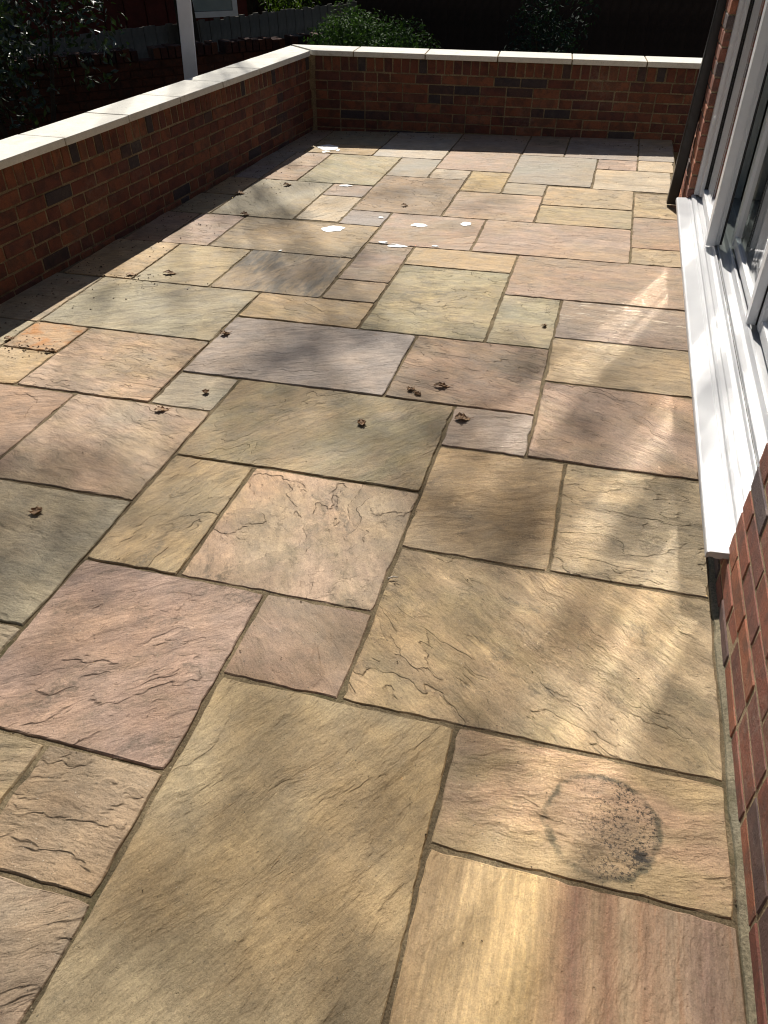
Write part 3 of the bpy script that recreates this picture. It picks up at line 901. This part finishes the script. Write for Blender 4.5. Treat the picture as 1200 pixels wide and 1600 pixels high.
# middle sliding panel
P2a, P2b = 3.285, 4.335
dp('stile', MB().box(.6625, .690, P2b - .07, P2b, .2, 2.950).box(.690, .702, P2b - .062, P2b, .2, 2.950).box(.702, .722, P2b - .055, P2b, .2, 2.950))
dp('stile', MB().box(.644, .680, P2a, P2a + .052, .2, 2.950).box(.680, .722, P2a + .008, P2a + .052, .2, 2.950))
dp('rail', MB().box(.668, .722, P2a + .053, P2b - .071, .2, .246)); dp('rail', MB().box(.668, .722, P2a + .053, P2b - .071, 2.895, 2.950))
pane(.680, P2a + .05, P2b - .06, .24, 2.900)
dp('gasket', MB().box(.6805, .690, P2a - .004, P2a + .0075, .2, 2.950), 'gasket', 0)
# near sliding panel
P3a, P3b = 1.94, 3.272
dp('stile', MB().box(.684, .735, P3b - .06, P3b, .2, 2.950)); dp('stile', MB().box(.684, .735, P3a, P3a + .06, .2, 2.950))
dp('rail', MB().box(.686, .732, P3a + .061, P3b - .061, .2, .25)); dp('rail', MB().box(.686, .732, P3a + .061, P3b - .061, 2.895, 2.950))
pane(.700, P3a + .05, P3b - .05, .245, 2.900)
# downpipe
hmi = (Matrix.Translation((HX, HE, 0)) @ Matrix.Rotation(-math.pi / 2, 4, 'Z')).inverted()
dpip = MB().box(-.033, .033, -.0325, .0325, 0, 5.2).build('downpipe', M['pipe'], None, .008, 2)
dpip.location = (.431, 5.612, .012); dpip.rotation_euler = (0, R(2.1), 0)
dpip.parent = house; dpip.matrix_parent_inverse = hmi
for z in (1.95, 3.9):
    b = MB().box(-.039, .05, -.039, .039, z, z + .05).build('bracket', M['pipe'], dpip, .004)

# ------------------------------------------------------------------ garden beyond the parapet
post = thing('post', 'slim pale grey post standing just beyond the left brick parapet', 'post', (-3.44, 6.30, -1.2), (0, R(3.2), R(24)))
MB().box(-.052, .052, -.052, .052, 0, 2.55).build('shaft', M['post'], post, .006, 2)
MB().box(-.075, .075, -.075, .075, 2.551, 2.59).build('cap', M['post'], post, .006)
MB().box(-.10, .10, -.10, .10, 0, .02).build('base_plate', M['post'], post, .003)

# old garden wall
WA = Vector((-7.0, 5.75, -1.2)); WB = Vector((-3.3, 9.45, -1.2)); WD = (WB - WA)
old = thing('garden_wall', 'old dark brick garden wall with a ragged top, behind the pale post', 'wall', WA, (0, 0, math.atan2(WD.y, WD.x)))
WL = WD.length
MB().box(0, WL, .012, .2, -.1, 1.60).build('wall_core', M['old_brick'], old)
mb = MB()
for k in range(21):
    x = -(k % 2) * .11
    while x < WL:
        dy = random.uniform(-.008, .006)
        mb.box(x, x + .215, dy, .1, .03 + k * .075, .03 + k * .075 + .063); x += .225
ob = mb.build('brickwork', M['old_brick'], old); ob['kind'] = 'stuff'
x = 0
while x < WL:
    h_ = random.uniform(.085, .11)
    if random.random() < .93:
        o = MB().box(0, .065, -.012, .212, 0, h_).build('cap_brick', M['old_brick'], old)
        o.location = (x, 0, 1.606); o.rotation_euler = (0, random.uniform(-.05, .05), 0)
    x += .077

def fence(label, A, B, top, mat, bw=.105, base=-1.2, rag=.02):
    D = Vector((B[0] - A[0], B[1] - A[1], 0)); L = D.length
    f = thing('fence', label, 'fence', (A[0], A[1], base), (0, 0, math.atan2(D.y, D.x)))
    H = top - base
    bm_ = [MB().box(0, bw * .96, 0, .018, .03, H + random.uniform(-rag, rag)).mesh('board') for _ in range(5)]
    for q in bm_: q.materials.append(mat)
    x = 0; i = 0
    while x < L:
        o = link('board', random.choice(bm_), None, f, (x, (i % 2) * .010 + random.uniform(-.002, .002), 0))
        o.rotation_euler = (0, random.uniform(-.004, .004), 0)
        x += bw * .86; i += 1
    x = 0
    while x <= L:
        MB().box(x, x + .09, .035, .125, 0, H - .02).build('post', mat, f); x += 1.83
    for z in (.3, H - .3): MB().box(0, L, .0285, .0345, z, z + .09).build('rail', mat, f)
    return f
fence('weathered grey board fence rising behind the old garden wall', (-7.6, 6.6), (-4.0, 14.6), .44, M['fence'])
fence('dark stained tall board fence beyond the far parapet', (-4.05, 13.2), (5.0, 12.2), 1.55, M['fence_dark'], .15)

# outbuilding
shed = thing('outbuilding', 'dark red outbuilding with a pale window behind the slim post', 'shed', (-10.4, 10.9, -1.2), (0, 0, R(35)))
MB().box(0, 5.2, 0, 2.6, 0, 3.4).build('wall', M['shed_red'], shed)
for i in range(16):
    MB().box(i * .325 + .01, i * .325 + .315, -.022, -.002, .05, 3.38).build('board', M['shed_red'] if i > 4 else M['shed_blue'], shed)
MB().box(-.2, 5.4, -.25, 2.9, 3.402, 3.5).build('roof', M['fence_dark'], shed)
wd = MB().box(4.25, 4.33, -.06, -.0225, 1.45, 2.75).box(4.95, 5.03, -.06, -.0225, 1.45, 2.75).box(4.33, 4.95, -.06, -.0225, 1.45, 1.53).box(4.33, 4.95, -.06, -.0225, 2.67, 2.75).build('window', M['post'], shed)
MB().box(4.335, 4.945, -.04, -.03, 1.535, 2.665).build('pane', M['pane'], wd)

def bush(name, label, cat, base, clusters, per, size, mat, fill=1, stems=6):
    b = thing(name, label, cat, base)
    crown('foliage', clusters, per, size, mat, b, fill)
    s = MB()
    top = clusters[0]
    for k in range(stems):
        c = random.choice(clusters)
        s.tube([(random.uniform(-.1, .1), random.uniform(-.1, .1), 0), (c[0] * .5, c[1] * .5, c[2] * .55), (c[0], c[1], c[2])], [.03, .02, .006], 5)
    s.build('stems', M['bark'], b)
    return b
def ball(r, n, k=.45, zc=0, sq=1.):
    out = []
    for _ in range(n):
        d = Vector((random.gauss(0, 1), random.gauss(0, 1), random.gauss(0, 1))).normalized() * r * random.uniform(.55, .95)
        out.append((d.x, d.y, zc + d.z * sq, r * k * random.uniform(.7, 1.2)))
    return out
bush('laurel_bush', 'glossy dark evergreen bush leaning over the old garden wall', 'bush', (-5.05, 6.35, -1.2), ball(.95, 44, .36, 2.6, 1.15), 1500, .036, M['laurel'])
bush('round_bush', 'rounded green bush just beyond the far parapet, left of its middle', 'bush', (-2.66, 9.15, -1.2), ball(.80, 90, .30, 1.24, .85), 6500, .022, M['bush'])
bush('dark_bush', 'dark bluish bush beyond the middle of the far parapet', 'bush', (-.95, 10.6, -1.2), ball(.62, 26, .36, 1.5, 1.6), 2000, .03, M['dark_bush'])
bush('garden_shrub', 'sunlit yellow-green shrub beside the pale window', 'shrub', (-7.5, 14.6, -1.2), ball(.55, 18, .36, 1.55, .8), 900, .045, M['lit_leaf'])
bush('garden_shrub', 'sunlit yellow-green shrub right of the tree trunk, above the grey fence', 'shrub', (-6.3, 16.0, -1.2), ball(.8, 26, .36, 1.65, .6), 700, .05, M['lit_leaf'])
hd = thing('hedge', 'dark hedge closing off the garden behind the grey fence', 'hedge', (-8.5, 18.3, -1.2))
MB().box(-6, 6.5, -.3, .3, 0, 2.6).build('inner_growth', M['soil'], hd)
crown('foliage', [(random.uniform(-6, 6.5), random.uniform(-.45, .35), random.uniform(.2, 2.9), .6) for _ in range(90)], 260, .07, M['dark_bush'], hd)
def tree(label, base, height, rad, clusters, per, size):
    t = thing('tree', label, 'tree', base)
    mb = MB()
    mb.tube([(0, 0, -.1), (.05, .02, height * .3), (-.05, .1, height * .6), (.05, .05, height * .95)], [rad * 1.25, rad, rad * .7, rad * .2], 10)
    for c in clusters[::9 if height > 12 else 3]:
        z0 = min(c[2] * .75, height * .7)
        mb.tube([(0, .05, z0), (c[0] * .5, c[1] * .5, (z0 + c[2]) / 2 + .2), (c[0], c[1], c[2])], [rad * .16, rad * .10, rad * .03], 5)
    mb.build('trunk', M['bark'], t)
    crown('crown', clusters, per, size, M['tree_leaf'], t)
    return t
# tall tree whose high crown dapples the terrace
tb_ = Vector((-7.05, 15.6, -1.2)); cl = []
for gx, gy, n, sp, dist in DAPPLE:
    if isinstance(sp, tuple) and len(sp) == 4:        # an even, thin part of the crown
        spots = [(gx + (i + .5) / n * sp[0] + random.uniform(-.08, .08), gy + (j + .5) / sp[2] * sp[1] + random.uniform(-.1, .1)) for i in range(n) for j in range(sp[2])]
        for u, w_ in spots:
            p = Vector((u, w_, 0)) + SUN_TO * (dist + random.uniform(-1.5, 1.5)) - tb_
            cl.append((p.x, p.y, p.z, sp[3]))
        continue
    for _ in range(n):
        p = Vector((gx + random.gauss(0, sp if isinstance(sp, float) else sp[0]), gy + random.gauss(0, sp if isinstance(sp, float) else sp[1]), 0)) + SUN_TO * (dist + random.uniform(-1.5, 1.5)) - tb_
        cl.append((p.x, p.y, p.z, random.uniform(.28, .5)))
tree('tall tree with a dark trunk behind the grey fence', tb_, 12.6, .2, cl, 210, .06)
# unseen trees added for shade: low ones darken the garden, tall ones block sky
for bx, by, z0, z1, rr, per, size, label in (
    (-8.2, 12.8, 2.9, 6.4, 2.1, 120, .12, 'unseen low tree behind the outbuilding window, added to shade the garden'), (-4.0, 14.6, 2.9, 6.2, 2.1, 120, .12, 'unseen low tree behind the dark fence nearest the trunk, added to shade the garden'),
    (.2, 15.0, 2.9, 6.4, 2.2, 120, .12, 'unseen low tree behind the middle of the dark fence, added to shade the garden'), (4.6, 14.6, 2.9, 6.4, 2.2, 120, .12, 'unseen low tree behind the dark fence nearest the house, added to shade the garden'),
    (-5.6, 10.6, 2.9, 4.6, 1.5, 120, .12, 'unseen small tree between the old wall and the grey fence, added to shade the garden'),
    (-10.0, 1.5, 3, 10.5, 3.0, 42, .2, 'unseen tall tree left of the terrace, added to block sky light'), (-10.0, -4.5, 3, 11, 3.2, 42, .2, 'unseen tall tree left of and behind the viewpoint, added to block sky light'),
    (-13.0, 8.0, 3, 11, 3.0, 42, .2, 'unseen tall tree at the left end of the garden, added to block sky light'), (-4.5, -9.0, 3, 12, 3.4, 42, .2, 'unseen tall tree behind the viewpoint, left one, added to block sky light'), (2.5, -9.5, 3, 12, 3.4, 42, .2, 'unseen tall tree behind the viewpoint, right one, added to block sky light')):
    cl = []
    for _ in range(34 if z1 < 7 else 60):
        a = random.uniform(0, 6.283); q = math.sqrt(random.random()) * rr
        h_ = random.uniform(z0, z1); q *= 1 - .45 * abs((h_ - (z0 + z1) / 2) / ((z1 - z0) / 2)) ** 2
        cl.append((q * math.cos(a), q * math.sin(a), h_, random.uniform(.7, 1.1)))
    tree(label, Vector((bx, by, -1.2)), z1, .14, cl, per, size)

# ------------------------------------------------------------------ fallen leaves and crumbs on the paving
def dry_leaf(label, x, y, L, W, curl, rz, tilt=0):
    mb = MB(); n, k = 9, 5
    for i in range(n + 1):
        s = i / n; wv = W * math.sin(math.pi * min(1, s * .93 + .05)) ** .8 * (1 + .34 * math.sin(i * 2.3 + rz * 3) + random.uniform(-.15, .15))
        for j in range(k):
            a = (j / (k - 1) - .5) * 2
            th = a * curl
            mb.v.append(((s - .5) * L + random.uniform(-.002, .002), wv * (math.sin(th) / max(curl, .3)), wv * (1 - math.cos(th)) * .45 + .004 * math.sin(s * 5 + rz) + random.uniform(-.002, .002)))
    for i in range(n):
        for j in range(k - 1):
            a = i * k + j
            mb.f.append((a, a + k, a + k + 1, a + 1))
    zmin = min(v[2] for v in mb.v)
    mb.v = [(a, b, c - zmin) for a, b, c in mb.v]
    mb.tube([(L * .48, 0, .004), (L * .75, .003, .006)], .0012, 4)
    me = mb.mesh('dry_leaf', fix=False)
    o = thing('dry_leaf', label, 'leaf', (x, y, .0015), (tilt * .25, 0, rz), 'dry curled leaves fallen on the patio', me, M['dry_leaf'])
    sm = o.modifiers.new('thick', 'SOLIDIFY'); sm.thickness = .0012
    return o
LEAVES = [
 ('curled brown leaf on the buff slab near the left wall shadow', -2.266, 3.702, .085, .022, 1.2, .1),
 ('curled brown leaf at the far left corner of the big bluish grey slab', -1.636, 3.058, .055, .026, 1.3, .8),
 ('small dark leaf on the small square grey-green slab', -1.478, 2.522, .035, .02, 1.4, 2.2),
 ('curled leaf with a pale edge on the far joint of the pale pink slab', -1.587, 2.344, .065, .02, 1.1, .5),
 ('upright brown leaf in the middle of the dark olive slab', -.778, 2.442, .05, .026, 1.5, 2.0),
 ('pale curled leaf at the near left edge of the swirled brown slab', -.656, 2.75, .045, .022, 1.4, 1.1),
 ('dark curled leaf just right of the pale leaf on the swirled brown slab', -.622, 2.722, .04, .02, 1.5, 2.6),
 ('twisted open leaf lying on the near half of the swirled brown slab', -.538, 2.807, .075, .022, 1.5, .2),
 ('largest crumpled brown leaf at the joint beside the small grey-pink slab', -.406, 2.571, .07, .034, 1.3, .3),
 ('crumpled brown leaf alone on the dark grey slab at the left edge', -1.673, 1.638, .05, .028, 1.2, 1.9),
 ('dark leaf at the right of the pair on the pale green slab', -2.254, 5.489, .07, .03, 1.2, .6),
 ('dark leaf near the wall shadow on the pale green slab', -2.509, 5.216, .075, .034, 1.1, .2),
 ('leaf lying on the joint at the near corner of the pale green slab', -2.282, 4.774, .07, .03, 1.2, .1),
 ('flat leaf fragment beside the joint under the left wall shadow', -2.466, 3.635, .06, .02, .8, .4),
 ('leaf on the edge of the wall shadow beside the rusty stained slab', -2.611, 2.768, .05, .022, 1.1, .8),
 ('crumpled leaf on the rusty orange stained slab', -2.347, 2.70, .05, .022, 1.2, .7),
 ('small brown leaf on the grey-buff slab right of the patio middle', -.187, 3.508, .03, .016, 1.2, 1.2),
 ('small brown leaf on the mottled brown slab in the far middle', -1.30, 5.20, .05, .02, 1.2, .2),
]
for l in LEAVES: dry_leaf(l[0], l[1], l[2], l[3] * .85, l[4] * .9, *l[5:])
tw = thing('twig', 'small pale twig lying on the joint left of the large buff slab', 'twig', (-.437, 1.622, .002), (0, 0, .35))
MB().tube([(-.014, 0, .003), (.002, .002, .007), (.016, .0, .005)], [.0018, .0024, .0012], 6).build('stick', M['pale_twig'], tw)
mb = MB()
def crumb(x, y, s):
    h_ = s * random.uniform(.3, .8); a = random.uniform(0, 3)
    b = len(mb.v)
    for (u, w_, z) in ((-1, -.5, 0), (1, -.4, 0), (.3, .7, 0), (0, 0, 1)):
        mb.v.append((x + s * (u * math.cos(a) - w_ * math.sin(a)), y + s * (u * math.sin(a) + w_ * math.cos(a)), .0015 + z * h_))
    mb.f.extend([(b, b + 1, b + 3), (b + 1, b + 2, b + 3), (b + 2, b, b + 3), (b, b + 2, b + 1)])
for _ in range(520):
    y = random.uniform(2.6, 7.2); wx = -2.925 + .061 * (y - 3.116)
    crumb(wx + .02 + abs(random.gauss(0, .22)), y, random.uniform(.002, .008))
for _ in range(260):
    crumb(random.uniform(-2.6, .45), random.uniform(.5, 7.1), random.uniform(.0012, .004))
for _ in range(90):
    crumb(random.gauss(-2.4, .24), random.gauss(3.60, .06), random.uniform(.002, .006))
for _ in range(60):
    crumb(random.uniform(-2.58, -2.35), random.gauss(2.72, .05), random.uniform(.003, .007))
for o, x0, x1, y0, y1 in slab_at:                      # bits caught in the joints
    for _ in range(random.randint(1, 7)):
        if random.random() < .5: crumb(random.choice((x0, x1)) + random.gauss(0, .006), random.uniform(y0, y1), random.uniform(.0015, .0045))
        else: crumb(random.uniform(x0, x1), random.choice((y0, y1)) + random.gauss(0, .006), random.uniform(.0015, .0045))
for _ in range(160):
    crumb(random.uniform(-2.6, .45), 7.2 + random.gauss(0, .05), random.uniform(.003, .009))
cr = mb.build('leaf_litter', M['crumb']); cr['kind'] = 'stuff'
cr['label'] = 'brown crumbs of dead leaves scattered over the paving and along the walls'
